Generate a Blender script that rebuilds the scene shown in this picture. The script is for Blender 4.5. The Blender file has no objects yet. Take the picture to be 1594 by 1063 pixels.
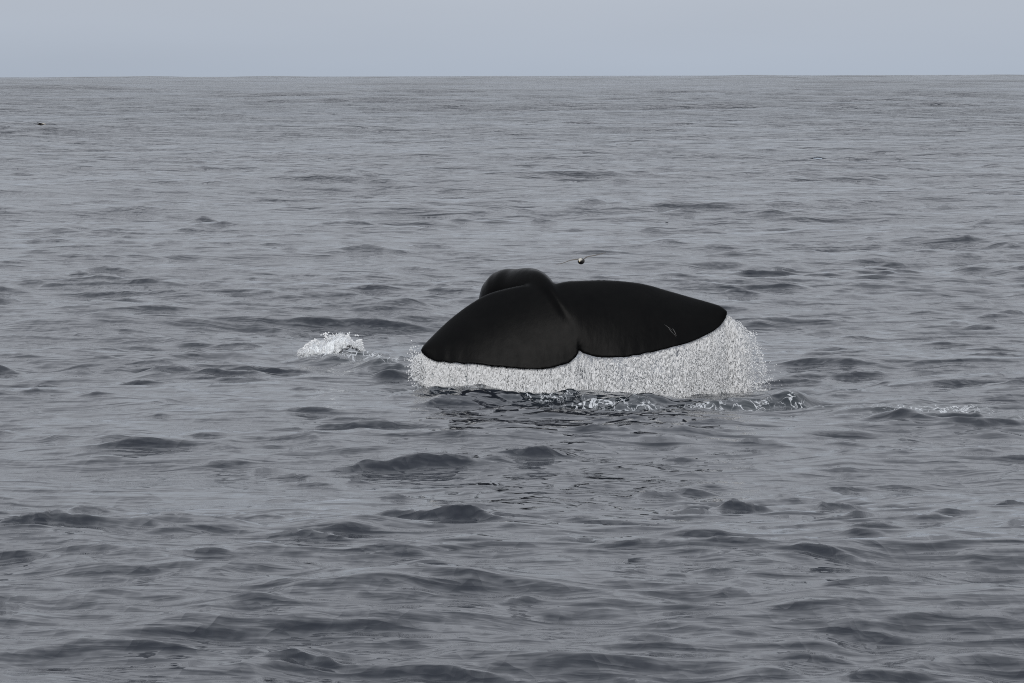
import bpy, bmesh, math, random
import numpy as np
from mathutils import Vector, Matrix
from mathutils.bvhtree import BVHTree

random.seed(7)
rng = np.random.default_rng(11)
scene = bpy.context.scene
COL = scene.collection
R = math.radians

# ------------------------------------------------------------------ camera
EYE = 4.6                       # height of the lens above the water (boat deck)
HFOV = 12.0
PITCH = -3.188
ROLL = -0.15
FPX = 797.0 / math.tan(R(HFOV / 2))
cam_d = bpy.data.cameras.new('camera')
cam_d.sensor_width = 36.0
cam_d.lens = 18.0 / math.tan(R(HFOV / 2))
cam_d.clip_start = 1.0
cam_d.clip_end = 60000.0
cam = bpy.data.objects.new('camera', cam_d)
COL.objects.link(cam)
CAMROT = Matrix.Rotation(R(90 + PITCH), 3, 'X') @ Matrix.Rotation(R(ROLL), 3, 'Z')
cam.matrix_world = Matrix.Translation((0, 0, EYE)) @ CAMROT.to_4x4()
scene.camera = cam

# ------------------------------------------------------------------ sky: even overcast
SUN_EL, SUN_AZ = 34.0, 190.0    # the veiled sun stands high behind the boat
world = bpy.data.worlds.new('World')
scene.world = world
world.use_nodes = True
nt = world.node_tree
nt.nodes.clear()
N = nt.nodes.new
out = N('ShaderNodeOutputWorld')
bg_clear = N('ShaderNodeBackground')
bg_cloud = N('ShaderNodeBackground')
mixs = N('ShaderNodeMixShader')
sky = N('ShaderNodeTexSky')
sky.sky_type = 'NISHITA'
sky.sun_disc = False
sky.sun_elevation = R(SUN_EL)
sky.sun_rotation = R(SUN_AZ)
bg_clear.inputs['Strength'].default_value = 0.08
nt.links.new(sky.outputs[0], bg_clear.inputs['Color'])
tc = N('ShaderNodeTexCoord')
sep = N('ShaderNodeSeparateXYZ')
nt.links.new(tc.outputs['Generated'], sep.inputs[0])
ramp = N('ShaderNodeValToRGB')
cr = ramp.color_ramp
cr.elements[0].position = 0.0
cr.elements[0].color = (0.425, 0.485, 0.580, 1)
cr.elements[1].position = 1.0
cr.elements[1].color = (0.80, 0.86, 0.93, 1)
for p, c in ((0.02, (0.475, 0.52, 0.60, 1)), (0.08, (0.435, 0.460, 0.505, 1)), (0.2, (0.615, 0.635, 0.68, 1)), (0.45, (0.745, 0.775, 0.835, 1))):
    e = cr.elements.new(p); e.color = c
nt.links.new(sep.outputs['Z'], ramp.inputs[0])
mp = N('ShaderNodeMapping')
mp.inputs['Scale'].default_value = (1.0, 1.0, 7.0)
nt.links.new(tc.outputs['Generated'], mp.inputs[0])
nz = N('ShaderNodeTexNoise')
nz.inputs['Scale'].default_value = 3.2
nz.inputs['Detail'].default_value = 4
nz.inputs['Roughness'].default_value = 0.45
nt.links.new(mp.outputs[0], nz.inputs['Vector'])
mr = N('ShaderNodeMapRange')
mr.inputs['From Min'].default_value = 0.25
mr.inputs['From Max'].default_value = 0.75
mr.inputs['To Min'].default_value = 0.88
mr.inputs['To Max'].default_value = 1.11
nt.links.new(nz.outputs['Fac'], mr.inputs[0])
vm = N('ShaderNodeVectorMath')
vm.operation = 'SCALE'
nt.links.new(ramp.outputs[0], vm.inputs[0])
nt.links.new(mr.outputs[0], vm.inputs['Scale'])
nt.links.new(vm.outputs[0], bg_cloud.inputs['Color'])
mixs.inputs[0].default_value = 0.94
nt.links.new(bg_clear.outputs[0], mixs.inputs[1])
nt.links.new(bg_cloud.outputs[0], mixs.inputs[2])
nt.links.new(mixs.outputs[0], out.inputs['Surface'])

# ------------------------------------------------------------------ veiled sun
sd = bpy.data.lights.new('sun', 'SUN')
sd.energy = 1.5
sd.angle = R(35)
sd.color = (1.0, 0.97, 0.93)
sun = bpy.data.objects.new('sun', sd)
COL.objects.link(sun)
sdir = Vector((math.sin(R(SUN_AZ)) * math.cos(R(SUN_EL)), math.cos(R(SUN_AZ)) * math.cos(R(SUN_EL)), math.sin(R(SUN_EL))))
sun.rotation_euler = sdir.to_track_quat('Z', 'Y').to_euler()

scene.cycles.use_denoising = False
scene.cycles.filter_width = 1.1
scene.cycles.max_bounces = 14
scene.cycles.diffuse_bounces = 10
scene.cycles.transmission_bounces = 10
vs = scene.view_settings
vs.view_transform = 'Standard'
vs.look = 'None'
vs.exposure = 0.0
vs.gamma = 1.0
vs.use_curve_mapping = False

# ------------------------------------------------------------------ helpers
def ray(px, py):
    v = CAMROT @ Vector(((px - 797.0) / FPX, -(py - 531.5) / FPX, -1.0))
    return v

def at(px, py, Y):
    """Point at world depth Y seen at that place of the photograph."""
    v = ray(px, py)
    return Vector((0, 0, EYE)) + v * (Y / v.y)

def ground(px, py):
    v = ray(px, py)
    t = EYE / max(-v.z, 1e-5)
    return v.x * t, v.y * t

def tag(o, label=None, cat=None, group=None, kind=None):
    if label: o['label'] = label
    if cat: o['category'] = cat
    if group: o['group'] = group
    if kind: o['kind'] = kind
    return o

def mesh_np(name, verts, faces, mat=None, smooth=True, parent=None, attrs=None, tris=None):
    me = bpy.data.meshes.new(name)
    verts = np.asarray(verts, dtype=np.float32)
    faces = np.asarray(faces, dtype=np.int32)
    n, k = faces.shape
    nt_ = 0 if tris is None else len(tris)
    loops = faces.ravel() if not nt_ else np.concatenate([faces.ravel(), np.asarray(tris, dtype=np.int32).ravel()])
    me.vertices.add(len(verts)); me.vertices.foreach_set('co', verts.ravel())
    me.loops.add(len(loops)); me.loops.foreach_set('vertex_index', loops)
    me.polygons.add(n + nt_)
    starts = np.arange(0, n * k, k, dtype=np.int32)
    if nt_: starts = np.concatenate([starts, n * k + np.arange(0, 3 * nt_, 3, dtype=np.int32)])
    me.polygons.foreach_set('loop_start', starts)
    me.polygons.foreach_set('use_smooth', np.full(n + nt_, smooth))
    for an, av in (attrs or {}).items():
        a = me.attributes.new(an, 'FLOAT', 'POINT')
        a.data.foreach_set('value', np.asarray(av, dtype=np.float32))
    me.update(calc_edges=True)
    o = bpy.data.objects.new(name, me)
    COL.objects.link(o)
    if mat: me.materials.append(mat)
    if parent: o.parent = parent
    return o

def vnoise(x, y, seed=0):
    """smooth value noise in -1..1"""
    xi = np.floor(x).astype(np.int64); yi = np.floor(y).astype(np.int64)
    fx = x - xi; fy = y - yi
    fx = fx * fx * (3 - 2 * fx); fy = fy * fy * (3 - 2 * fy)
    def h(a, b):
        n = (a * 374761393 + b * 668265263 + seed * 974634777) & 0xffffffff
        n = ((n ^ (n >> 13)) * 1274126177) & 0xffffffff
        return ((n ^ (n >> 16)) & 0xffff) / 32767.5 - 1.0
    return (h(xi, yi) * (1 - fx) + h(xi + 1, yi) * fx) * (1 - fy) + (h(xi, yi + 1) * (1 - fx) + h(xi + 1, yi + 1) * fx) * fy

def fbm(x, y, seed=0, oct=3):
    s = 0; a = 1.0; t = 0
    for i in range(oct):
        s = s + a * vnoise(x * 2**i, y * 2**i, seed + i); t += a; a *= 0.5
    return s / t

def sstep(a, b, x):
    t = np.clip((x - a) / (b - a), 0, 1)
    return t * t * (3 - 2 * t)

def principled(name):
    m = bpy.data.materials.new(name); m.use_nodes = True
    return m, m.node_tree, m.node_tree.nodes['Principled BSDF']

# ------------------------------------------------------------------ materials
def water_material():
    m, t, b = principled('sea_water')
    n, l = t.nodes.new, t.links.new
    b.inputs['IOR'].default_value = 1.333
    geo = n('ShaderNodeNewGeometry')
    def noise(scale, sx, sy, rot, det, rough=0.5, dist=0.0):
        mpn = n('ShaderNodeMapping'); mpn.inputs['Scale'].default_value = (sx, sy, 1)
        mpn.inputs['Rotation'].default_value = (0, 0, R(rot))
        l(geo.outputs['Position'], mpn.inputs[0])
        z = n('ShaderNodeTexNoise'); z.inputs['Scale'].default_value = scale
        z.inputs['Detail'].default_value = det; z.inputs['Roughness'].default_value = rough
        z.inputs['Distortion'].default_value = dist
        l(mpn.outputs[0], z.inputs['Vector'])
        return z.outputs['Fac']
    # three sizes of ripple, each a height in metres
    def mul(a, k):
        q = n('ShaderNodeMath'); q.operation = 'MULTIPLY'; l(a, q.inputs[0])
        if isinstance(k, float): q.inputs[1].default_value = k
        else: l(k, q.inputs[1])
        return q.outputs[0]
    def crease(a):      # sharp-topped ripple from a smooth noise
        q = n('ShaderNodeMath'); q.operation = 'SUBTRACT'; l(a, q.inputs[0]); q.inputs[1].default_value = 0.5
        w = n('ShaderNodeMath'); w.operation = 'ABSOLUTE'; l(q.outputs[0], w.inputs[0])
        return mul(w.outputs[0], -1.0)
    def add(a, c):
        q = n('ShaderNodeMath'); q.operation = 'ADD'; l(a, q.inputs[0]); l(c, q.inputs[1]); return q.outputs[0]
    r1 = mul(crease(noise(1.7, 0.32, 1.0, 7, 2)), 0.075)
    r7 = mul(crease(noise(0.85, 0.30, 1.0, -9, 2)), 0.13)
    r2 = mul(crease(noise(4.0, 0.40, 1.0, -14, 2)), 0.022)
    r3 = mul(noise(14.0, 0.5, 1.0, 10, 1), 0.0022)
    r4 = mul(crease(noise(2.4, 1.0, 0.20, 48, 2)), 0.062)
    r5 = mul(crease(noise(3.1, 1.0, 0.20, -44, 2)), 0.050)
    r6 = mul(noise(6.5, 1.0, 0.14, 68, 1), 0.012)
    # slicks and ruffled patches: where the breeze touches, the small ripples stand higher
    patch = noise(0.13, 1.0, 0.55, 20, 3)
    pr = n('ShaderNodeMapRange'); pr.inputs['From Min'].default_value = 0.35; pr.inputs['From Max'].default_value = 0.65
    pr.inputs['To Min'].default_value = 0.55; pr.inputs['To Max'].default_value = 1.45
    l(patch, pr.inputs[0])
    fine = mul(add(add(r2, r3), add(r4, add(r5, r6))), pr.outputs[0])
    h = add(add(r1, r7), fine)
    # out at sea the mesh carries only the longer waves: the chop between them is relief in the material
    ln = n('ShaderNodeVectorMath'); ln.operation = 'LENGTH'; l(geo.outputs['Position'], ln.inputs[0])
    fm = n('ShaderNodeMapRange'); fm.inputs['From Min'].default_value = 90; fm.inputs['From Max'].default_value = 500
    l(ln.outputs['Value'], fm.inputs[0])
    chop = mul(mul(crease(noise(0.42, 0.5, 1.0, 12, 4, 0.6)), 1.5), fm.outputs[0])
    h = add(h, chop)
    fm2 = n('ShaderNodeMapRange'); fm2.inputs['From Min'].default_value = 600; fm2.inputs['From Max'].default_value = 4000
    l(ln.outputs['Value'], fm2.inputs[0])
    h = add(h, mul(mul(noise(0.10, 0.6, 1.0, 12, 4, 0.6), 4.5), fm2.outputs[0]))
    bump = n('ShaderNodeBump'); bump.inputs['Strength'].default_value = 1.0; bump.inputs['Distance'].default_value = 1.0
    l(h, bump.inputs['Height']); l(bump.outputs[0], b.inputs['Normal'])
    # foam lying on the water, broken into streaks
    att = n('ShaderNodeAttribute'); att.attribute_name = 'foam'
    f1 = noise(6.0, 1.0, 0.22, 55, 6, 0.7, 0.8)
    fl = n('ShaderNodeMath'); fl.operation = 'MULTIPLY_ADD'
    l(crease(noise(5.0, 1.0, 0.30, 58, 3, 0.6, 1.0)), fl.inputs[0]); fl.inputs[1].default_value = 13.0; fl.inputs[2].default_value = 1.0
    fl.use_clamp = True
    f3 = add(mul(fl.outputs[0], 0.55), mul(f1, 0.45))
    f2 = n('ShaderNodeMath'); f2.operation = 'ADD'
    l(f3, f2.inputs[0]); l(att.outputs['Fac'], f2.inputs[1])
    fr = n('ShaderNodeMapRange'); fr.inputs['From Min'].default_value = 1.05; fr.inputs['From Max'].default_value = 1.20
    l(f2.outputs[0], fr.inputs[0])
    # churned water: aerated, a little greener
    att2 = n('ShaderNodeAttribute'); att2.attribute_name = 'churn'
    mixc = n('ShaderNodeMix'); mixc.data_type = 'RGBA'
    mixc.inputs['A'].default_value = (0.015, 0.018, 0.026, 1)
    mixc.inputs['B'].default_value = (0.020, 0.027, 0.032, 1)
    l(att2.outputs['Fac'], mixc.inputs['Factor'])
    mixf = n('ShaderNodeMix'); mixf.data_type = 'RGBA'
    mixf.inputs['B'].default_value = (0.54, 0.555, 0.575, 1)
    l(fr.outputs[0], mixf.inputs['Factor']); l(mixc.outputs['Result'], mixf.inputs['A'])
    l(mixf.outputs['Result'], b.inputs['Base Color'])
    rr = n('ShaderNodeMapRange'); rr.inputs['To Min'].default_value = 0.045; rr.inputs['To Max'].default_value = 0.6
    l(fr.outputs[0], rr.inputs[0]); l(rr.outputs[0], b.inputs['Roughness'])
    return m

def whale_material():
    m, t, b = principled('whale_skin')
    n, l = t.nodes.new, t.links.new
    geo = n('ShaderNodeTexCoord')
    z = n('ShaderNodeTexNoise'); z.inputs['Scale'].default_value = 2.2; z.inputs['Detail'].default_value = 6; z.inputs['Roughness'].default_value = 0.6
    l(geo.outputs['Object'], z.inputs['Vector'])
    cr = n('ShaderNodeValToRGB')
    cr.color_ramp.elements[0].position = 0.35; cr.color_ramp.elements[0].color = (0.0014, 0.0014, 0.0016, 1)
    cr.color_ramp.elements[1].position = 0.75; cr.color_ramp.elements[1].color = (0.0034, 0.0033, 0.0033, 1)
    l(z.outputs['Fac'], cr.inputs[0]); l(cr.outputs[0], b.inputs['Base Color'])
    z2 = n('ShaderNodeTexNoise'); z2.inputs['Scale'].default_value = 9; z2.inputs['Detail'].default_value = 5
    l(geo.outputs['Object'], z2.inputs['Vector'])
    rr = n('ShaderNodeMapRange'); rr.inputs['To Min'].default_value = 0.24; rr.inputs['To Max'].default_value = 0.44
    l(z2.outputs['Fac'], rr.inputs[0]); l(rr.outputs[0], b.inputs['Roughness'])
    b.inputs['IOR'].default_value = 1.33; b.inputs['Specular IOR Level'].default_value = 0.13
    bump = n('ShaderNodeBump'); bump.inputs['Strength'].default_value = 1.0; bump.inputs['Distance'].default_value = 0.0025
    mpn = n('ShaderNodeMapping'); mpn.inputs['Scale'].default_value = (1, 1, 0.35)
    l(geo.outputs['Object'], mpn.inputs[0])
    z3 = n('ShaderNodeTexNoise'); z3.inputs['Scale'].default_value = 16; z3.inputs['Detail'].default_value = 4
    l(mpn.outputs[0], z3.inputs['Vector']); l(z3.outputs['Fac'], bump.inputs['Height'])
    l(bump.outputs[0], b.inputs['Normal'])
    return m

def foam_material(name, col=(0.975, 0.98, 0.985), bumpy=0.0):
    m = bpy.data.materials.new(name); m.use_nodes = True
    t = m.node_tree; t.nodes.clear(); n, l = t.nodes.new, t.links.new
    o = n('ShaderNodeOutputMaterial')
    d = n('ShaderNodeBsdfDiffuse'); tr = n('ShaderNodeBsdfTranslucent'); g = n('ShaderNodeBsdfGlossy')
    d.inputs['Color'].default_value = (*col, 1); tr.inputs['Color'].default_value = (*col, 1)
    g.inputs['Roughness'].default_value = 0.2
    mx = n('ShaderNodeMixShader'); mx.inputs[0].default_value = 0.0 if bumpy else 0.22
    l(d.outputs[0], mx.inputs[1]); l(tr.outputs[0], mx.inputs[2])
    fr = n('ShaderNodeFresnel'); fr.inputs['IOR'].default_value = 1.33
    m2 = n('ShaderNodeMixShader'); l(fr.outputs[0], m2.inputs[0]); l(mx.outputs[0], m2.inputs[1]); l(g.outputs[0], m2.inputs[2])
    l(m2.outputs[0], o.inputs['Surface'])
    if bumpy:
        tcn = n('ShaderNodeTexCoord')
        z = n('ShaderNodeTexNoise'); z.inputs['Scale'].default_value = 9; z.inputs['Detail'].default_value = 6; z.inputs['Roughness'].default_value = 0.7
        l(tcn.outputs['Object'], z.inputs['Vector'])
        bu = n('ShaderNodeBump'); bu.inputs['Strength'].default_value = 1; bu.inputs['Distance'].default_value = bumpy
        l(z.outputs['Fac'], bu.inputs['Height'])
        for q in (d, tr, g): l(bu.outputs[0], q.inputs['Normal'])
    return m

def clear_drop_material():
    m, t, b = principled('clear_water_drop')
    b.inputs['Base Color'].default_value = (0.95, 0.97, 0.98, 1)
    b.inputs['Roughness'].default_value = 0.02
    b.inputs['IOR'].default_value = 1.333
    b.inputs['Transmission Weight'].default_value = 1.0
    return m

def plain(name, col, rough=0.6):
    m, t, b = principled(name)
    n, l = t.nodes.new, t.links.new
    tcn = n('ShaderNodeTexCoord')
    z = n('ShaderNodeTexNoise'); z.inputs['Scale'].default_value = 25; z.inputs['Detail'].default_value = 3
    l(tcn.outputs['Object'], z.inputs['Vector'])
    mx = n('ShaderNodeMix'); mx.data_type = 'RGBA'
    mx.inputs['A'].default_value = (*[c * 0.75 for c in col], 1); mx.inputs['B'].default_value = (*[min(1, c * 1.2) for c in col], 1)
    l(z.outputs['Fac'], mx.inputs['Factor']); l(mx.outputs['Result'], b.inputs['Base Color'])
    b.inputs['Roughness'].default_value = rough
    return m

M_WATER = water_material()
M_WHALE = whale_material()
M_FOAM = foam_material('white_water')
M_FOAMB = foam_material('white_water_mass', (0.90, 0.93, 0.95), 0.03)
M_CLEAR = clear_drop_material()
M_SCAR = plain('pale_scar', (0.10, 0.10, 0.098), 0.5)
M_BDARK = plain('dark_brown_plumage', (0.035, 0.030, 0.026))
M_BPALE = plain('pale_plumage', (0.62, 0.58, 0.50))
M_BGREY = plain('grey_brown_plumage', (0.10, 0.085, 0.07))
M_BEAK = plain('horn_beak', (0.55, 0.42, 0.20), 0.4)

# ------------------------------------------------------------------ the sea
# each wave group: wavelength range, slope share, number, heading (deg, 90 = away from the lens), spread
waves = []
def add_waves(l0, l1, slope, n, head, spread):
    for i in range(n):
        lam = l0 * (l1 / l0) ** ((i + rng.random()) / n)
        k = 2 * math.pi / lam
        th = R(head + rng.normal() * spread)
        waves.append((lam, k, math.cos(th), math.sin(th), slope * math.sqrt(2.0 / n) / k, rng.random() * 2 * math.pi))
add_waves(55.0, 120.0, 0.034, 16, -75, 24)
add_waves(28.0, 54.0, 0.020, 18, -70, 16)
add_waves(9.0, 28.0, 0.028, 26, -60, 26)
add_waves(3.0, 9.0, 0.040, 50, -80, 34)
add_waves(1.2, 3.0, 0.045, 70, -95, 40)
add_waves(0.35, 1.2, 0.040, 80, -90, 45)
add_waves(0.5, 1.8, 0.035, 40, -35, 8)
add_waves(0.5, 1.8, 0.035, 40, -145, 8)

# the steep little crests that show dark in the photograph: (x, y, width, height) where each stands
CRESTS = [
 (575,655,150,26),(680,700,130,26),(600,705,120,18),(700,680,90,12),(215,683,130,18),(310,677,60,12),(345,690,50,8),
 (455,717,70,14),(835,692,100,28),(800,672,70,12),(985,646,55,16),(1040,650,50,9),(930,675,80,10),(985,670,80,11),
 (1100,660,90,10),(1185,680,60,12),(1175,700,80,12),(1060,700,60,10),
 (1075,821,75,22),(1155,812,80,28),(1285,812,90,26),(1370,800,90,16),(1500,795,110,18),(1560,800,60,18),(1230,800,60,10),
 (960,868,170,22),(1000,855,80,12),(1105,888,90,18),(930,912,150,20),(1010,918,90,16),(1130,918,80,16),(1240,918,60,7),
 (1215,854,70,14),(1355,857,60,16),(1400,848,60,10),(1450,850,70,10),(1480,838,80,12),(1575,871,50,12),
 (265,800,120,20),(100,838,190,26),(55,888,90,30),(205,830,70,10),(370,834,120,12),(460,793,70,12),(395,866,50,7),
 (725,865,70,18),(690,848,70,12),(790,850,90,14),(650,760,50,7),(620,770,50,12),(500,762,50,8),(880,797,70,10),
 (1130,782,50,5),(1030,752,70,14),(960,760,50,8),(1085,746,50,8),(1130,768,50,9),
 (140,935,90,10),(40,938,80,12),(240,938,70,8),(330,936,80,10),(415,934,60,7),(620,930,110,12),(670,945,80,12),
 (430,968,60,8),(320,1003,70,10),(25,1000,60,14),(120,1050,90,10),(720,1048,150,28),(470,1055,100,14),
 (1320,1005,70,8),(1400,1010,110,14),(1560,945,90,14),(1450,1040,60,8),(1550,1035,60,7),(1240,1055,50,6),(880,1000,40,7),
 (880,1060,60,6),(1020,1063,90,8),
 (1340,583,90,16),(1500,600,110,16),(1580,607,60,10),(1255,585,80,12),(1285,560,80,10),(1340,575,70,10),(1560,556,80,12),
 (1290,515,60,7),(1340,531,70,8),(1420,520,60,6),(1480,535,90,8),(1520,472,100,10),(1470,466,60,6),(1380,410,60,6),
 (1130,306,80,8),(1190,315,50,5),(1250,301,60,6),(1160,318,50,5),(1310,410,60,7),(1410,425,60,7),(1370,437,50,6),
 (1530,312,70,6),(1500,272,60,5),(1565,385,40,6),(1510,437,60,7),
 (580,495,150,13),(640,495,60,7),(385,572,80,18),(270,572,80,15),(310,583,40,8),(345,565,60,6),(50,587,70,9),
 (20,555,60,9),(300,530,70,7),(340,428,100,9),(410,430,60,6),(325,370,60,7),(105,361,40,7),(170,363,50,5),(20,405,50,6),
 (280,388,60,5),(625,318,60,5),(740,274,50,5),(790,270,70,5),(1030,381,70,8),(640,456,60,6),(600,458,40,5),
 (450,271,60,6),(410,285,50,4),(315,243,40,5),(100,251,60,5),(20,255,50,5),(395,255,50,4),(60,300,60,4),
 (1390,136,80,9),(845,136,70,5),(610,166,60,5),(415,160,60,3),(1320,168,50,4),(1180,118,90,4),(560,188,30,3),(985,267,60,5),
 (1150,505,50,5),(1460,585,80,9),(1210,625,70,8),(905,447,40,4),(500,740,60,6),(150,870,60,7),
]
crest_par = []
for (px, py, w, h) in CRESTS:
    x0, y0 = ground(px, py + 0.4 * h)
    sc = FPX / y0
    W = 0.58 * w / sc
    H = min((0.62 if y0 < 150 else 0.42) * h / sc, 0.9)
    crest_par.append((x0, y0, W, H, rng.uniform(-0.18, 0.18)))
# the many lesser ones between them
for i in range(700):
    y0 = 34.0 * (260 / 34.0) ** (rng.random() ** 0.8)
    x0 = rng.uniform(-1, 1) * y0 * 0.125
    H = math.exp(rng.normal(math.log(0.026), 0.40)) * (1 + y0 / 150)
    W = H * rng.uniform(3.5, 8.0)
    crest_par.append((x0, y0, W, H, rng.uniform(-0.35, 0.35)))

# wash round the whale: (x, y, half width m, half depth m, height m)
WHX = at(902, 608, 70).x
def loc(px, py): return ground(px, py)
WASH = []
def wash(px, py, wpx, H, Lf, Lb, tilt=0.0):
    x, y = ground(px, py + H * 100); WASH.append((x, y, 0.5 * wpx * y / FPX, H, Lf, Lb, tilt))
wash(705, 600, 120, 0.13, 0.55, 0.8, -0.15)
wash(800, 606, 180, 0.15, 0.60, 0.8, 0.05)
wash(920, 602, 150, 0.15, 0.60, 0.8)
wash(1040, 612, 200, 0.16, 0.65, 0.8, 0.0)
wash(1160, 614, 120, 0.15, 0.6, 0.7)
wash(1225, 613, 80, 0.16, 0.34, 0.6, -0.25)
wash(1310, 633, 170, 0.045, 0.13, 0.4, -0.1)
wash(1390, 637, 160, 0.075, 0.15, 0.4)
wash(1450, 645, 170, 0.09, 0.15, 0.4, -0.05)
wash(1550, 651, 140, 0.09, 0.15, 0.4)
wash(560, 550, 110, 0.15, 0.40, 0.8, -0.2)
wash(612, 558, 120, 0.16, 0.36, 0.9, -0.3)
wash(630, 576, 80, 0.10, 0.26, 0.7, -0.2)
wash(505, 556, 90, 0.08, 0.5, 0.7)
FOAMP = []   # (x, y, sx, sy, strength)
def foam(px, py, wpx, sy, s):
    x, y = ground(px, py); FOAMP.append((x, y, 0.5 * wpx * y / FPX, sy, s + (0.03 if s else 0)))
foam(515, 557, 100, 1.4, 0.85); foam(560, 563, 90, 1.3, 0.55); foam(600, 574, 90, 0.9, 0.42); foam(622, 584, 50, 0.6, 0.42)
foam(900, 612, 500, 0.9, 0.50); foam(930, 632, 160, 1.1, 0.50); foam(860, 622, 140, 0.9, 0.47); foam(1000, 636, 130, 0.6, 0.44)
foam(1105, 634, 110, 0.5, 0.50); foam(1170, 633, 90, 0.5, 0.52); foam(1240, 632, 60, 0.5, 0.44); foam(1280, 637, 50, 0.4, 0.46)
foam(1350, 640, 80, 0.4, 0.46); foam(1450, 639, 190, 1.1, 0.62); foam(1490, 648, 130, 0.7, 0.62); foam(1400, 642, 120, 0.6, 0.5); foam(1590, 653, 40, 0.4, 0.5)
foam(660, 606, 100, 0.8, 0.42); foam(740, 612, 160, 0.7, 0.35); foam(700, 600, 120, 0.6, 0.5); foam(1100, 618, 200, 0.5, 0.52)
foam(140, 700, 1, 0.1, 0)

def sea_surface(X, Y, SP):
    """displaced surface over base points; SP = local sample spacing (short waves fade where it is coarse)"""
    X = X.astype(np.float64); Y = Y.astype(np.float64)
    dx = np.zeros_like(X); dy = np.zeros_like(X); z = np.zeros_like(X)
    rowmin = SP.min(axis=1)
    # gusts: short waves stand higher in some patches than in others
    gust = np.clip(1.0 + 0.75 * fbm(X / 9.0, Y / 16.0, 5, 3), 0.25, 2.0)
    gust2 = np.clip(1.0 + 0.9 * fbm(X / 3.0 + 40, Y / 5.0, 9, 3), 0.2, 2.2)
    farw = sstep(150, 900, Y) * np.clip(1 + 1.2 * fbm(X / 120.0, Y / 500.0, 31, 2), 0.1, 2.2)
    calm = 1 - 0.92 * np.exp(-((X - WHX) / 6.0) ** 2 - ((Y - 69.0) / 9.0) ** 2)
    Rr = np.hypot(X, Y).max(axis=1)
    for (lam, k, cx, cy, a, ph) in waves:
        rows = np.nonzero(rowmin < lam / 2.2)[0]
        if len(rows) == 0: continue
        r1 = rows.max() + 1
        Xs, Ys = X[:r1], Y[:r1]
        w = sstep(2.2, 4.5, lam / SP[:r1]) * a
        if lam < 9: w = w * gust[:r1]
        if lam < 3: w = w * gust2[:r1]
        if 2.5 < lam < 9: w = w * np.sqrt(calm[:r1])
        if lam > 54.5: w = w * farw[:r1]      # the long ocean swell stands out only in the distance
        elif lam > 9: w = w * calm[:r1]
        p = k * (Xs * cx + Ys * cy) + ph
        z[:r1] += w * np.cos(p)
        s = np.sin(p) * w * (0.85 if lam < 9 else 0.6)
        dx[:r1] -= s * cx; dy[:r1] -= s * cy
    # short steep chop with sharp tops, leaning towards the boat
    far_row = int(np.searchsorted(Y.max(axis=1), 420.0)) if X.shape[0] > 500 else X.shape[0]
    if far_row > 0:
        Xs, Ys, Ss = X[:far_row], Y[:far_row], SP[:far_row]
        wx = Xs + 0.5 * fbm(Xs / 2.3, Ys / 2.3, 61, 2); wy = Ys + 0.5 * fbm(Xs / 2.3 + 31, Ys / 2.3, 63, 2)
        hr = np.zeros_like(Xs)
        for (sx, sy, A, rot, sd_) in ((3.4, 1.7, .080, 9, 71), (2.9, 1.2, .055, -13, 72), (2.0, .62, .034, 9, 73), (1.3, .40, .022, -8, 74), (.95, .50, .018, 38, 75)):
            c_, s__ = math.cos(R(rot)), math.sin(R(rot))
            nn = vnoise((wx * c_ + wy * s__) / sx, (wy * c_ - wx * s__) / sy, sd_)
            rg = (1 - np.sqrt(nn * nn + 0.004)) ** 2.4
            hr += sstep(1.6, 3.2, 1.6 * sy / Ss) * A * rg
        mod = np.clip(0.42 + 1.1 * fbm(Xs / 5.5 + 3, Ys / 10.0, 65, 3), 0.08, 1.2)
        mod = mod + 0.7 * np.exp(-((Xs - WHX) / 3.2) ** 2 - ((Ys - 62.5) / 5.0) ** 2)
        hr *= mod
        z[:far_row] += hr
        dy[:far_row] -= 0.9 * hr
    # single steep crests
    multi = X.shape[0] > 500
    for i, (x0, y0, W, H, tilt) in enumerate(crest_par):
        Lf = max(H * 1.6, 0.0024 * y0); Lb = max(H * 5.0, 0.006 * y0)
        reach = 3.5 * Lb + 0.6 * W + 0.4
        if multi:
            a0, a1 = np.searchsorted(Rr, [y0 - reach, y0 + reach + 0.01 * y0])
            if a1 <= a0: continue
        else: a0, a1 = 0, len(Rr)
        Xc, Yc, zc = X[a0:a1], Y[a0:a1], z[a0:a1]
        sel = (np.abs(Yc - y0) < reach) & (np.abs(Xc - x0) < 2.6 * W + 0.3)
        if not sel.any(): continue
        xs = Xc[sel] - x0; ys = Yc[sel] - y0
        nx = fbm(Xc[sel] / max(W, .15) * 1.5, Yc[sel] / max(H * 6, .3), 20 + i, 3)
        ny = fbm(Xc[sel] / max(W, .15) * 2.2 + 9, Yc[sel] / max(H * 9, .4), 50 + i, 3)
        u = xs / W + 0.45 * nx
        v = ys + tilt * xs * 1.5 + 0.12 * W * u * u + ny * H * 1.1
        env = np.exp(-np.abs(u) ** 2.2)
        front = np.clip(1 + v / Lf, 0, 1)
        front = front * front * (2.2 - 1.2 * front)
        back = np.exp(-np.maximum(v, 0) / Lb) * (1 - 0.0)
        zc[sel] += H * np.where(v < 0, front, back) * env * (1 + 0.25 * nx)
    wmax = np.zeros_like(z)
    for i, (x0, y0, W, H, Lf, Lb, tilt) in enumerate(WASH):
        sel = (np.abs(Y - y0) < 4) & (np.abs(X - x0) < 3.0 * W)
        xs = X[sel] - x0; ys = Y[sel] - y0
        u = xs / W
        ny = fbm(X[sel] * 1.8, Y[sel] * 0.9, 80 + i, 3)
        v = ys + tilt * xs * 2 + ny * 0.3
        prof = np.where(v < 0, np.exp(-(v / Lf) ** 2), np.exp(-(v / Lb) ** 2))
        wmax[sel] = np.maximum(wmax[sel], H * prof * np.exp(-u ** 4 * 0.6) * (1 + 0.3 * ny))
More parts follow.
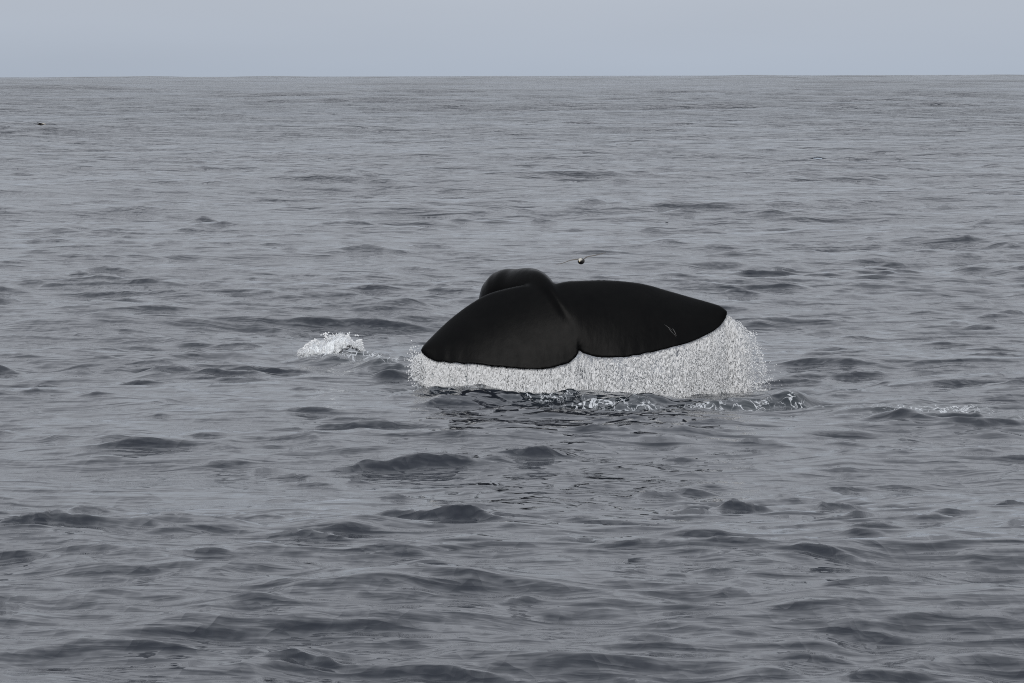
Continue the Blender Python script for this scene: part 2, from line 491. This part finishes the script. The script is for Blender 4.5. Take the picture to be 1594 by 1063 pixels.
    z += wmax
    z -= 0.15 * np.exp(-((X - WHX - 1.0) / 3.4) ** 2 - ((Y - 70.0) / 4.5) ** 2)   # the hollow the tail leaves
    churn = np.zeros_like(X); fo = np.zeros_like(X)
    for (x0, y0, sx, sy, s) in FOAMP:
        g = np.exp(-((X - x0) / sx) ** 2 - ((Y - y0) / sy) ** 2)
        fo = np.maximum(fo, s * g ** 0.6)
        churn = np.maximum(churn, min(1, s * 1.6) * g)
    near = churn > 0.02
    if near.any():
        c = np.sqrt(churn[near])
        z[near] += c * (0.045 * fbm(X[near] * 4.5, Y[near] * 2.6, 3, 3) + 0.03 * fbm(X[near] * 9 + 5, Y[near] * 5.5, 7, 2))
    z -= (X * X + Y * Y) / (2 * 6371000.0)
    return X + dx, Y + dy, z, fo, churn

def build_sea():
    rr = [3.0]
    while rr[-1] < 9000:
        r = rr[-1]
        if r < 31: d = 0.08 + 0.02 * (31 - r)
        elif r < 62: d = 0.055 + (r - 31) * 0.0012
        elif r < 78: d = 0.070
        elif r < 150: d = 0.09 + (r - 78) * 0.0022
        elif r < 1000: d = 0.0018 * r
        else: d = 0.0018 * r + (r - 1000) * 0.006
        rr.append(r + d)
    rr = np.array(rr)
    nnear = int(np.searchsorted(rr, 150))
    th = list(np.linspace(-7.4, 7.4, 561))
    t, s_ = 7.4, 0.027
    side = []
    while t < 165:
        s_ = min(s_ * 1.22, 8.0); t += s_; side.append(t)
    if len(side) % 2: side.append(min(side[-1] + 4, 176))
    th = np.radians(np.array([-a for a in reversed(side)] + th + side))
    def grid(r_, th_):
        RR, TH = np.meshgrid(r_, th_, indexing='ij')
        SP = np.maximum(np.gradient(r_)[:, None], RR * np.gradient(th_)[None, :])
        x, y, z, fo, ch = sea_surface(RR * np.sin(TH), RR * np.cos(TH), SP)
        return np.stack([x, y, z], -1).reshape(-1, 3), fo.ravel(), ch.ravel()
    V1, f1, c1 = grid(rr[:nnear], th)
    th2 = th[::2]
    V2, f2, c2 = grid(rr[nnear:], th2)
    V2[:, 2] = np.maximum(V2[:, 2], -20)
    def quads(idx):
        a, b, c, d = idx[:-1, :-1], idx[:-1, 1:], idx[1:, 1:], idx[1:, :-1]
        f = np.stack([a, b, c, d], -1).reshape(-1, 4)
        return np.concatenate([f, np.stack([idx[:-1, -1], idx[:-1, 0], idx[1:, 0], idx[1:, -1]], -1)])
    i1 = np.arange(len(V1)).reshape(nnear, -1); i2 = len(V1) + np.arange(len(V2)).reshape(-1, len(th2))
    last, first = i1[-1], i2[0]
    tq = np.stack([last[0:-1:2], last[1::2], first[1:], first[:-1]], -1)
    tt = np.stack([last[1::2], last[2::2], first[1:]], -1)
    ci = len(V1) + len(V2)
    F = np.concatenate([quads(i1), quads(i2), tq, np.array([[last[-1], last[0], first[0], first[-1]]])])
    m = i1.shape[1]
    tt = np.concatenate([tt, np.stack([i1[0, :-1], np.full(m - 1, ci), i1[0, 1:]], -1), np.array([[i1[0, -1], ci, i1[0, 0]]])])
    V = np.concatenate([V1, V2, [[0, 0, -0.05]]])
    print('sea verts', len(V), 'faces', len(F), 'rows', nnear, len(rr) - nnear, 'cols', m)
    o = mesh_np('sea', V, F[:, ::-1], M_WATER, attrs={'foam': np.concatenate([f1, f2, [0]]), 'churn': np.concatenate([c1, c2, [0]])}, tris=tt[:, ::-1])
    tag(o, kind='structure')
    return o
sea = build_sea()

def sea_z(x, y):
    X = np.atleast_2d(np.asarray(x, dtype=float)); Y = np.atleast_2d(np.asarray(y, dtype=float))
    return sea_surface(X, Y, np.full(X.shape, 0.06))[2].reshape(np.shape(x))

# ------------------------------------------------------------------ the whale's tail
def resample(pts, n, power=1.0):
    p = np.array(pts, dtype=float)
    # Catmull-Rom through the points, then even spacing
    q = np.vstack([2 * p[0] - p[1], p, 2 * p[-1] - p[-2]])
    out = []
    for i in range(1, len(q) - 2):
        for t in np.linspace(0, 1, 24, endpoint=False):
            a, b, c, d = q[i-1], q[i], q[i+1], q[i+2]
            out.append(0.5 * ((2*b) + (-a + c) * t + (2*a - 5*b + 4*c - d) * t*t + (-a + 3*b - 3*c + d) * t**3))
    out.append(p[-1]); out = np.array(out)
    s = np.concatenate([[0], np.cumsum(np.linalg.norm(np.diff(out, axis=0), axis=1))])
    u = np.linspace(0, 1, n) ** power * s[-1]
    return np.stack([np.interp(u, s, out[:, k]) for k in range(p.shape[1])], 1)

D0 = 70.0
def wpt(px, py, dy): return np.array(at(px, py, D0 + dy))

def fluke_half(lead, trail, thick_root, thick_tip, bulge, nu=70, nv=30):
    """lead/trail: lists (px, py, depth offset) from root to tip"""
    L = resample([wpt(*p) for p in lead], nu)
    T = resample([wpt(*p) for p in trail], nu)
    verts = []
    for i in range(nu):
        u = i / (nu - 1)
        l, t = L[i], T[i]
        ch = t - l
        chl = np.linalg.norm(ch)
        c = ch / max(chl, 1e-6)
        span = (L[min(i+1, nu-1)] + T[min(i+1, nu-1)] - L[max(i-1, 0)] - T[max(i-1, 0)])
        nrm = np.cross(c, span); nrm /= max(np.linalg.norm(nrm), 1e-6)
        if nrm[1] > 0: nrm = -nrm
        th = (thick_root * (1 - u) ** 1.3 + thick_tip) * min(1, chl / 0.25 + 0.15)
        ring = []
        for j in range(2 * nv):
            if j < nv: v = j / (nv - 1); sgn = 1
            else: v = 1 - (j - nv) / (nv - 1); sgn = -1
            prof = math.sqrt(max(v, 0)) * (1 - v) ** 0.8 * 1.9 * th * 0.5
            inset = min(th * 0.35, chl * 0.2) * 0
            edge = 0.014
            p = l + ch * v + nrm * (sgn * (prof + edge) + bulge * math.sin(math.pi * min(v * 1.05, 1)) * (1 - 0.5 * u))
            ring.append(p)
        verts.append(ring)
    V = np.array(verts)
    m = 2 * nv
    F = []
    idx = np.arange(nu * m).reshape(nu, m)
    for i in range(nu - 1):
        for j in range(m):
            F.append((idx[i, j], idx[i, (j + 1) % m], idx[i+1, (j + 1) % m], idx[i+1, j]))
    Vf = V.reshape(-1, 3)
    caps = []
    for i in (0, nu - 1):
        for j in range(nv - 1):
            q = (idx[i, j], idx[i, j+1], idx[i, m-2-j], idx[i, m-1-j])
            caps.append(q if i == 0 else q[::-1])
    return Vf, F + caps

def tube(path, nu=60, nv=36, keel=0.0, squash=1.0):
    """path rows: px, py, depth, radius"""
    P = resample([np.append(wpt(a, b, c), r) for a, b, c, r in path], nu)
    V = []
    up = np.array([1.0, 0, 0.35])
    for i in range(nu):
        t = P[min(i+1, nu-1), :3] - P[max(i-1, 0), :3]; t /= np.linalg.norm(t)
        s = np.cross(t, up); s /= np.linalg.norm(s)
        n2 = np.cross(s, t)
        r = P[i, 3]
        for j in range(nv):
            a = 2 * math.pi * j / nv
            k = 1 + keel * max(0, math.cos(a)) ** 6
            V.append(P[i, :3] + r * k * (math.cos(a) * n2 + math.sin(a) * s * squash))
    idx = np.arange(nu * nv).reshape(nu, nv); F = []
    for i in range(nu - 1):
        for j in range(nv):
            F.append((idx[i, j], idx[i, (j+1) % nv], idx[i+1, (j+1) % nv], idx[i+1, j]))
    V = list(V)
    for i in (0, nu - 1):
        V.append(P[i, :3]); c = len(V) - 1
        for j in range(nv):
            F.append((idx[i, j], idx[i, (j+1) % nv], c, c) if i else (idx[i, (j+1) % nv], idx[i, j], c, c))
    return np.array(V), F

left_lead = [(905,447,.42),(865,442,.46),(825,443,.50),(795,448,.52),(760,458,.54),(730,475,.52),(700,498,.46),(676,521,.38),(660,538,.30),(655,546,.24)]
left_trail = [(900,540,-.12),(899,552,-.14),(888,563,-.16),(870,570,-.18),(845,574,-.20),(815,574,-.20),(780,571,-.18),(740,567,-.12),(700,564,-.02),(680,562,.06),(666,557,.14),(656,549,.22)]
right_lead = [(850,446,.40),(875,439,.44),(905,437,.50),(950,436.5,.56),(1000,442,.60),(1040,453,.62),(1075,463,.62),(1100,470,.60),(1122,477,.56),(1132,485,.52)]
right_trail = [(903,540,-.10),(905,548,-.12),(918,553,-.14),(940,556,-.15),(970,556,-.14),(1005,550,-.08),(1045,541,.02),(1075,532,.12),(1100,521,.24),(1118,510,.36),(1128,498,.46),(1132,489,.50)]

def build_whale():
    Vs, Fs = [], []
    def put(vf):
        v, f = vf
        off = sum(len(a) for a in Vs)
        Vs.append(v); Fs.extend([tuple(int(x) + off for x in q) for q in f])
    put(fluke_half(left_lead, left_trail, 0.17, 0.05, 0.05))
    put(fluke_half(right_lead, right_trail, 0.17, 0.05, 0.05))
    # tail stock: out of the water behind the left fluke, over the arch and down into the flukes
    put(tube([(800,720,1.9,.62),(794,610,1.7,.49),(788,520,1.45,.385),(786,461,1.25,.375),(806,450,1.05,.300),(828,446,.80,.265),
              (847,460,.55,.225),(865,484,.28,.16),(880,512,.06,.10),(890,530,-.02,.05)]))
    # keel along the back of the stock
    put(tube([(800,436,1.02,.08),(818,430,.84,.10),(838,434,.60,.11),(855,449,.38,.10),(868,468,.20,.075),(881,491,.05,.042),(892,518,-.04,.015)]))
    me = bpy.data.meshes.new('tmp')
    V = np.concatenate(Vs)
    bm = bmesh.new()
    bv = [bm.verts.new(p) for p in V]
    for q in Fs:
        try: bm.faces.new([bv[i] for i in dict.fromkeys(q)])
        except ValueError: pass
    bmesh.ops.recalc_face_normals(bm, faces=bm.faces)
    bm.to_mesh(me); bm.free()
    tmp = bpy.data.objects.new('tmp', me); COL.objects.link(tmp)
    md = tmp.modifiers.new('remesh', 'REMESH'); md.mode = 'VOXEL'; md.voxel_size = 0.0125; md.adaptivity = 0
    dg = bpy.context.evaluated_depsgraph_get()
    ev = tmp.evaluated_get(dg)
    m2 = bpy.data.meshes.new_from_object(ev)
    bpy.data.objects.remove(tmp); bpy.data.meshes.remove(me)
    nv = len(m2.vertices)
    co = np.empty(nv * 3); m2.vertices.foreach_get('co', co); co = co.reshape(-1, 3)
    e = np.empty(len(m2.edges) * 2, dtype=np.int32); m2.edges.foreach_get('vertices', e); e = e.reshape(-1, 2)
    deg = np.bincount(e.ravel(), minlength=nv).astype(float)
    # melt the joints near the arch, only lightly elsewhere
    j1 = np.array(at(850, 455, D0 + .5)); j2 = np.array(at(885, 490, D0 + .1)); j3 = np.array(at(812, 440, D0 + .75)); j4 = np.array(at(786, 440, D0 + 1.3)); j5 = np.array(at(868, 468, D0 + .25))
    dist = np.minimum.reduce([np.linalg.norm(co - j, axis=1) / s for j, s in ((j1, .28), (j2, .38), (j3, .16), (j4, .62), (j5, .26))])
    w = np.clip(1.25 - dist, 0.0, 1)[:, None]
    for it in range(56):
        avg = np.zeros_like(co)
        for k in range(3):
            avg[:, k] = np.bincount(e[:, 0], co[e[:, 1], k], nv) + np.bincount(e[:, 1], co[e[:, 0], k], nv)
        avg /= deg[:, None]
        ww = np.maximum(w, 0.5 if it < 4 else 0)
        co += (avg - co) * ww * 0.8
    org = np.array([WHX, D0 + 1.0, 0.0])
    # ragged wear: shallow nicks along the rear edges, faint skin wrinkles
    co[:, 2] += 0.004 * np.sin(co[:, 0] * 23 + 2 * np.sin(co[:, 0] * 7)) * np.clip((0.75 - co[:, 2]) * 4, 0, 1)
    co[:, 2] += 0.004 * fbm(co[:, 0] * 6.0, co[:, 1] * 0, 44, 4) * np.clip((0.30 - np.abs(co[:, 1] - D0)) * 6, 0, 1)
    m2.vertices.foreach_set('co', (co - org).ravel())
    m2.polygons.foreach_set('use_smooth', np.full(len(m2.polygons), True))
    m2.update()
    m2.name = 'sperm_whale'
    m2.materials.clear(); m2.materials.append(M_WHALE)
    o = bpy.data.objects.new('sperm_whale', m2); COL.objects.link(o)
    o.location = org
    print('whale faces', len(m2.polygons))
    return o
whale = build_whale()
tag(whale, 'black whale tail arching above the sea with both flukes spread and pouring water', 'whale')

def scar(pts, wpx, name='scar'):
    """narrow healed scratch lying on the skin"""
    vt = np.empty(len(whale.data.vertices) * 3); whale.data.vertices.foreach_get('co', vt); vt = vt.reshape(-1, 3) + np.array(whale.location)
    bvh = scar.bvh
    P = resample([np.array([a, b]) for a, b in pts], 16)
    V = []; org = Vector(whale.location)
    for i, (a, b) in enumerate(P):
        t = P[min(i+1, 15)] - P[max(i-1, 0)]; t /= np.linalg.norm(t)
        nx = np.array([-t[1], t[0]])
        ww = wpx * (0.25 + math.sin(math.pi * i / 15)) * random.uniform(0.5, 1.1)
        for s in (-1, 0, 1):
            q = np.array([a, b]) + nx * s * ww
            d = ray(*q).normalized()
            h, n, _, _ = bvh.ray_cast(Vector((0, 0, EYE)), d)
            if h is None: return
            V.append(h - d * (0.004 if s == 0 else 0.0005) - org)
    F = [(i*3+j, i*3+j+1, i*3+j+4, i*3+j+3) for i in range(15) for j in (0, 1)]
    return mesh_np(name, [tuple(v) for v in V], F, M_SCAR, parent=whale)
_v = [Vector(v.co) + Vector(whale.location) for v in whale.data.vertices]
scar.bvh = BVHTree.FromPolygons(_v, [tuple(p.vertices) for p in whale.data.polygons])
scar([(1034,505),(1040,509),(1047,515)], 0.32)
scar([(1040,509),(1044,515),(1050,521),(1053,525)], 0.3)
scar([(1046,510),(1050,516),(1053,523)], 0.35)

# ------------------------------------------------------------------ water thrown up
def instance_drops(name, P, S, E, mats, parent=None):
    """points carrying scale + rotation, geometry nodes sets a small round drop on each"""
    me = bpy.data.meshes.new(name)
    me.vertices.add(len(P)); me.vertices.foreach_set('co', np.asarray(P, dtype=np.float32).ravel())
    a = me.attributes.new('drop_size', 'FLOAT_VECTOR', 'POINT'); a.data.foreach_set('vector', np.asarray(S, dtype=np.float32).ravel())
    a = me.attributes.new('drop_turn', 'FLOAT_VECTOR', 'POINT'); a.data.foreach_set('vector', np.asarray(E, dtype=np.float32).ravel())
    o = bpy.data.objects.new(name, me); COL.objects.link(o)
    ng = bpy.data.node_groups.new('drops', 'GeometryNodeTree')
    ng.interface.new_socket('Geometry', in_out='INPUT', socket_type='NodeSocketGeometry')
    ng.interface.new_socket('Geometry', in_out='OUTPUT', socket_type='NodeSocketGeometry')
    n, l = ng.nodes.new, ng.links.new
    gi, go = n('NodeGroupInput'), n('NodeGroupOutput')
    ico = n('GeometryNodeMeshIcoSphere'); ico.inputs['Radius'].default_value = 1; ico.inputs['Subdivisions'].default_value = 2
    sm = n('GeometryNodeSetShadeSmooth'); l(ico.outputs[0], sm.inputs[0])
    mt = n('GeometryNodeSetMaterial'); mt.inputs['Material'].default_value = mats; l(sm.outputs[0], mt.inputs[0])
    iop = n('GeometryNodeInstanceOnPoints'); l(gi.outputs[0], iop.inputs['Points']); l(mt.outputs[0], iop.inputs['Instance'])
    s = n('GeometryNodeInputNamedAttribute'); s.data_type = 'FLOAT_VECTOR'; s.inputs['Name'].default_value = 'drop_size'
    e = n('GeometryNodeInputNamedAttribute'); e.data_type = 'FLOAT_VECTOR'; e.inputs['Name'].default_value = 'drop_turn'
    er = n('FunctionNodeEulerToRotation'); l(e.outputs[0], er.inputs[0])
    l(s.outputs[0], iop.inputs['Scale']); l(er.outputs[0], iop.inputs['Rotation'])
    l(iop.outputs[0], go.inputs[0])
    md = o.modifiers.new('drops', 'NODES'); md.node_group = ng
    me.materials.append(mats)
    if parent: o.parent = parent
    return o

def edge_fn(pts):
    P = resample([np.array(p, float) for p in pts], 300)
    o = np.argsort(P[:, 0])
    return P[o]
trail_all = edge_fn(list(reversed(left_trail)) + [(902,541,-.11)] + right_trail[1:])
def top_at(px):
    return np.interp(px, trail_all[:, 0], trail_all[:, 1]), np.interp(px, trail_all[:, 0], trail_all[:, 2])

def curtain(npts, clear):
    """sheets of drops falling from the rear edges of the flukes; photo columns only say where along the edge"""
    px = rng.uniform(640, 1200, npts * 3)
    # density across the width: thin by the notch, thick to the right
    dens = np.interp(px, [640, 646, 665, 760, 850, 890, 905, 930, 1000, 1100, 1150, 1164, 1173, 1200],
                         [.02, .5, 1, .9, .34, .18, .08, .15, .42, 1.0, .9, .5, .08, .01])
    streak = 0.5 + 0.28 * vnoise(px / 1.7, px * 0, 4) + 0.3 * vnoise(px / 8.0, px * 0, 6)
    dens = dens * np.clip(0.15 + 1.1 * streak, 0.05, 1.3)
    px = px[rng.random(len(px)) < dens][:npts]
    m = len(px)
    ty, td = top_at(px)
    # beyond the left tip and the right tip the sheet is thrown outward in an arc
    right = px > 1132
    ty = np.where(right, np.interp(px, [1132, 1150, 1165, 1178, 1190, 1200], [490, 503, 516, 536, 560, 590]), ty)
    left = px < 655
    ty = np.where(left, np.interp(px, [638, 645, 655], [572, 556, 551]), ty)
    td = np.where(right, 0.5, td); td = np.where(left, 0.22, td)
    by = np.interp(px, [640, 652, 680, 720, 775, 830, 900, 960, 1010, 1090, 1175, 1200], [578, 592, 602, 609, 611, 606, 603, 610, 616, 620, 621, 612])
    f = rng.random(m) ** 0.92
    by = by + 5
    py = ty + 0.3 + (by - ty) * f
    # slanted drift: on the far side of the right fluke the sheet leans outward
    slant = np.interp(px, [640, 900, 1100, 1180], [0, 0, 0.06, 0.0])
    depth = td + 0.03 + np.abs(rng.normal(0, 1, m)) * (0.025 + 0.13 * f)
    keep = np.ones(m, bool)
    patch = fbm(px / 9.0 + 3, py / 26.0, 91, 3)
    keep &= rng.random(m) < np.clip(0.70 + 1.2 * patch + 0.25 * (px > 1050) + 0.5 * (f - 0.5), 0.10, 1.0)
    tear = np.abs(fbm(px / 3.4, py / 45.0, 95, 2)) < 0.05          # thin gaps between strings of water
    keep &= ~(tear & (rng.random(m) < 0.22))
    foot = (rng.random(m) < 0.22) & (np.abs(px - 905) > 45)
    hgt = 9 + 9 * fbm(px / 10.0, px * 0, 97, 3) + 6 * (px > 1040)
    py = np.where(foot, by - np.abs(rng.normal(0, 1, m)) * hgt * 0.6, py)
    py = np.maximum(py, ty + 0.3)
    keep |= foot
    px, py, depth, slant, ty, f, by = [q[keep] for q in (px, py, depth, slant, ty, f, by)]
    m = len(px)
    Q = np.array([wpt(a + s * (b - t), b, d) for a, b, d, s, t in zip(px, py, depth, slant, ty)])
    r = np.exp(rng.normal(math.log(0.0023), 0.45, m)) * (1 + 0.35 * f)
    el = rng.uniform(1.5, 7.0, m) * np.interp(px, [640, 900, 1000, 1180], [1.3, 1.2, .8, .6])
    mid = np.exp(-((px - 905) / 70) ** 2) * f          # lumpier strings near the notch
    r = r * (1 + 0.5 * mid)
    if clear: r = r * 1.8
    S = np.stack([r, r, r * el], 1)
    E = np.stack([rng.normal(0, .35, m), rng.normal(0, .25, m) - np.interp(px, [900, 1180], [0, .35]), rng.uniform(0, 3, m)], 1)
    return Q, S, E

spray_root = bpy.data.objects.new('spray_curtain', None); COL.objects.link(spray_root)
spray_root.location = (0, 0, 0)
tag(spray_root, 'white curtain of water drops streaming off the rear edges of the whale flukes', 'spray', kind='stuff')
P, S, E = curtain(190000, False)
o = instance_drops('white_drops', P, S, E, M_FOAM, spray_root); o['kind'] = 'stuff'
P, S, E = curtain(3500, True)
o = instance_drops('clear_drops', P, S, E, M_CLEAR, spray_root); o['kind'] = 'stuff'

# short threads and flecks of water within the fall
V, F = [], []
NS = 5
for k_ in range(11000):
    a = random.uniform(652, 1168)
    dn = float(np.interp(a, [640, 665, 760, 850, 905, 960, 1020, 1100, 1150, 1168], [.5, 1, .95, .55, .22, .45, .75, 1, .9, .3]))
    if random.random() > dn: continue
    ty, td = top_at(min(a, 1131.0))
    if a > 1132: ty = float(np.interp(a, [1132, 1150, 1165, 1178], [492, 505, 520, 540]))
    by = float(np.interp(a, [640, 652, 680, 720, 775, 830, 900, 960, 1010, 1090, 1175, 1200], [583, 597, 607, 614, 616, 611, 608, 615, 621, 625, 626, 617]))
    t0 = random.uniform(0, 0.97); t1 = min(1.0, t0 + random.uniform(0.03, 0.16) * (0.7 if a > 940 else 1.5))
    w0 = 0.004 + 0.009 * random.random() ** 2
    drift = random.gauss(0, 5.0 if a < 940 else 22.0); dep = abs(random.gauss(0.02, 0.10)) + 0.02
    base = len(V); ph = random.random() * 6
    for i in range(NS):
        q = i / (NS - 1); f = t0 + (t1 - t0) * q
        p = wpt(a + drift * (f - t0) + 0.35 * math.sin(ph + 9 * q), ty + 1.0 + (by - ty - 1.0) * f, float(td) + dep * (0.3 + f))
        w = w0 * (0.15 + math.sin(math.pi * min(max(q, 0.03), 0.97)) ** 0.5) * (1 + 0.5 * math.sin(ph * 3 + 23 * q))
        V += [tuple(p + np.array([-w, 0.5 * w, 0])), tuple(p + np.array([0, -0.6 * w, 0])), tuple(p + np.array([w, 0.5 * w, 0]))]
    for i in range(NS - 1):
        for j in (0, 1):
            b0 = base + 3 * i + j
            F.append((b0, b0 + 1, b0 + 4, b0 + 3))
o = mesh_np('water_strings', V, F, M_FOAM, parent=spray_root); o['kind'] = 'stuff'

# loose beads flung off to the right, in chains
P, S, E = [], [], []
for (x0, y0, x1, y1, x2, y2, n) in ((1146,500,1172,522,1182,560,90),(1168,515,1184,545,1192,585,110),(1160,540,1180,565,1188,590,60),
                                    (1176,600,1186,594,1202,588,40),(1165,570,1176,575,1192,566,30),(1168,522,1172,514,1178,522,18),
                                    (1178,612,1190,602,1196,612,60),(1165,560,1172,590,1180,612,90)):
    for i in range(n):
        t = random.random()
        a = (1-t)**2 * x0 + 2*t*(1-t) * x1 + t*t * x2 + random.gauss(0, 1.6)
        b = (1-t)**2 * y0 + 2*t*(1-t) * y1 + t*t * y2 + random.gauss(0, 1.6)
        P.append(wpt(a, b, 0.5 + random.gauss(0, .12)))
        r = random.uniform(0.004, 0.009); S.append((r, r, r * random.uniform(1, 1.8))); E.append((random.gauss(0, .6), random.gauss(0, .6), 0))
for i in range(700):
    a = 1150 + abs(random.gauss(0, 20)); b = random.uniform(498 + max(0, (a - 1150)) * 1.1, 614)
    P.append(wpt(a, b, 0.5 + random.gauss(0, .2)))
    r = random.uniform(0.003, 0.0065); S.append((r, r, r * 1.3)); E.append((0, 0, 0))
for i in range(260):   # left tip
    a = random.gauss(646, 7); b = random.gauss(572, 14)
    P.append(wpt(a, b, 0.1 + random.gauss(0, .15)))
    r = random.uniform(0.005, 0.010); S.append((r, r, r * 1.3)); E.append((0, 0, 0))
o = instance_drops('flung_drops', P, S, E, M_FOAM, spray_root); o['kind'] = 'stuff'

# ------------------------------------------------------------------ small splash to the left
def build_splash():
    root = bpy.data.objects.new('splash', None); COL.objects.link(root)
    bx, by = ground(520, 560)
    root.location = (bx, by, 0)
    tag(root, 'small white splash breaking by itself left of the whale', 'splash')
    org = np.array([bx, by, 0.0])
    Dm = by
    # crest line of the toppling foam in photo columns (x, top, bottom)
    prof = [(464,549,553),(472,543,557),(480,536,557),(488,531,558),(497,533,558),(505,531,560),(514,524,558),(524,521,553),(534,522,545),(543,525,541),(550,533,541),(557,531,543),(562,534,548),(566,545,549),(569,552,553)]
    A = resample([np.array(p, float) for p in prof], 120)
    nv = 44
    V = []
    for i, (x, t, b) in enumerate(A):
        t = t + 1.6 * fbm(np.array([x / 3.5]), np.array([0.3]), 4, 3)[0]
        for j in range(nv):
            a = 2 * math.pi * j / nv
            cz = math.cos(a); sy = math.sin(a)
            yy = (t + b) / 2 - cz * (b - t) / 2
            p = np.array(at(x, yy, Dm))
            th = 0.20 * min(1, (b - t) / 14.0)
            p[1] += sy * th * (1 if sy > 0 else 0.8) + 0.10 * (1 - cz) * 0.5 * -1
            k = 1 + 0.0
            nz_ = fbm(np.array([x / 4.0]), np.array([j / 5.0]), 12, 3)[0]
            p += np.array([0, -sy, cz]) * -0.07 * nz_
            V.append(p - org)
    n = len(A); idx = np.arange(n * nv).reshape(n, nv); F = []
    for i in range(n - 1):
        for j in range(nv):
            F.append((idx[i, j], idx[i, (j+1) % nv], idx[i+1, (j+1) % nv], idx[i+1, j]))
    mesh_np('foam_crest', V, F, M_FOAMB, parent=root)
    P, S, E = [], [], []
    for i in range(2200):
        k = random.randrange(len(A)); x, t, b = A[k]
        f = random.random() ** 1.3
        yy = t - 2.0 * abs(random.gauss(0, .8)) + (b - t + 2) * f
        P.append(np.array(at(x + random.gauss(0, 1), yy, Dm + random.gauss(0, .12) - 0.18)) - org)
        r = random.uniform(0.003, 0.007); S.append((r, r, r * random.uniform(1, 1.8))); E.append((random.gauss(0, .5), random.gauss(0, .5), 0))
    for (x0, y0, x1, y1, nn) in ((473,541,482,533,40),(484,532,492,529,40),(508,528,507,517,22),(541,524,543,519,16),(556,531,562,529,30),(562,530,566,545,40),(497,522,512,519,8),(552,522,560,521,5)):
        for i in range(nn):
            t = random.random()
            P.append(np.array(at(x0 + (x1-x0)*t + random.gauss(0, .9), y0 + (y1-y0)*t + random.gauss(0, .9), Dm)) - org)
            r = random.uniform(0.006, 0.013); S.append((r, r, r)); E.append((0, 0, 0))
    o = instance_drops('drops', P, S, E, M_FOAM, root); o['kind'] = 'stuff'
build_splash()

# ------------------------------------------------------------------ birds
def loft(sections, nv=16):
    """sections: (x, y, z, rx, rz) along the body axis (y)"""
    V, F = [], []
    for (x, y, z, rx, rz) in sections:
        for j in range(nv):
            a = 2 * math.pi * j / nv
            V.append((x + rx * math.cos(a), y, z + rz * math.sin(a)))
    for i in range(len(sections) - 1):
        for j in range(nv):
            F.append((i*nv+j, i*nv+(j+1) % nv, (i+1)*nv+(j+1) % nv, (i+1)*nv+j))
    return V, F

def bird_wing(side, line, chord0):
    """line: (distance out, height) along the wing; blade with camber and thickness, pointed at the tip"""
    P = resample([np.array(p, float) for p in line], 22)
    V, F = [], []
    nc = 7
    for i, (d, h) in enumerate(P):
        u = i / 21
        ch = chord0 * (1 - u) ** 0.55 * (1 - 0.15 * u) + 0.012
        sweep = 0.02 - 0.10 * max(0, u - 0.35)
        for s in (1, -1):
            for k in range(nc):
                v = k / (nc - 1)
                V.append((side * d, -sweep + ch * (v - 0.4), h + 0.02 * ch / chord0 * math.sin(math.pi * v) + s * 0.5 * 0.016 * (1 - 0.6 * u) * math.sqrt(max(0, 4 * v * (1 - v)) + .04)))
    m = nc * 2
    for i in range(21):
        for k in range(nc - 1):
            a = i*m+k
            F.append((a, a+1, a+m+1, a+m))
            a = i*m+nc+k
            F.append((a+1, a, a+m, a+m+1))
        F.append((i*m, i*m+nc, (i+1)*m+nc, (i+1)*m))
        F.append((i*m+nc-1, (i+1)*m+nc-1, (i+1)*m+m-1, i*m+m-1))
    return V, F

def build_bird(loc_, rz, left_line, right_line, label, scale=1.0):
    root = bpy.data.objects.new('seabird', None); COL.objects.link(root)
    root.location = loc_; root.rotation_euler = (0, 0, rz); root.scale = (scale,) * 3
    tag(root, label, 'bird', 'seabirds gliding low over the water')
    V, F = loft([(0,-.30,.02,.004,.004),(0,-.26,.015,.04,.035),(0,-.18,.01,.070,.060),(0,-.08,0,.085,.080),(0,.02,0,.082,.078),(0,.12,.005,.06,.055),(0,.22,.012,.035,.03),(0,.26,.014,.004,.004)])
    mesh_np('body', V, F, M_BDARK, parent=root)
    V, F = loft([(0,-.36,.012,.004,.004),(0,-.345,.026,.020,.020),(0,-.31,.030,.030,.030),(0,-.26,.032,.036,.036),(0,-.20,.034,.052,.046),(0,-.16,.04,.050,.040)])
    mesh_np('head', V, F, M_BPALE, parent=root)
    V, F = loft([(0,-.415,-.004,.002,.003),(0,-.41,0,.006,.007),(0,-.38,.004,.009,.011),(0,-.345,.01,.012,.014)], 8)
    mesh_np('beak', V, F, M_BEAK, parent=root)
    V, F = loft([(0,.20,.012,.03,.012),(0,.28,.014,.05,.008),(0,.36,.014,.06,.006),(0,.38,.014,.05,.003)], 12)
    mesh_np('tail', V, F, M_BGREY, parent=root)
    for side, line in ((-1, left_line), (1, right_line)):
        V, F = bird_wing(side, line, 0.15)
        mesh_np('wing', V, F, M_BGREY, parent=root)
    return root
# banking towards the lens, its right-hand wing raised, just above the water behind the arch
k = 108.0 / FPX
c = at(905, 406.5, 108)
build_bird(c, R(-8), [(.05,.04),(.16,.03),(.30,.005),(.44,-.045),(.56,-.075),(.66,-.085)],
           [(.05,.03),(.12,.085),(.22,.115),(.34,.14),(.46,.17),(.56,.20),(.62,.225)],
           'seabird gliding with long thin wings spread just above the whale tail', 0.88)
c2 = at(63, 193.5, 300)
build_bird(c2, R(75), [(.05,.04),(.16,.08),(.30,.10),(.44,.12),(.60,.14),(.70,.15)],
           [(.05,.04),(.16,.05),(.30,.04),(.44,.02),(.60,-.01),(.70,-.03)],
           'tiny dark seabird far off at the left under the horizon', 0.85)
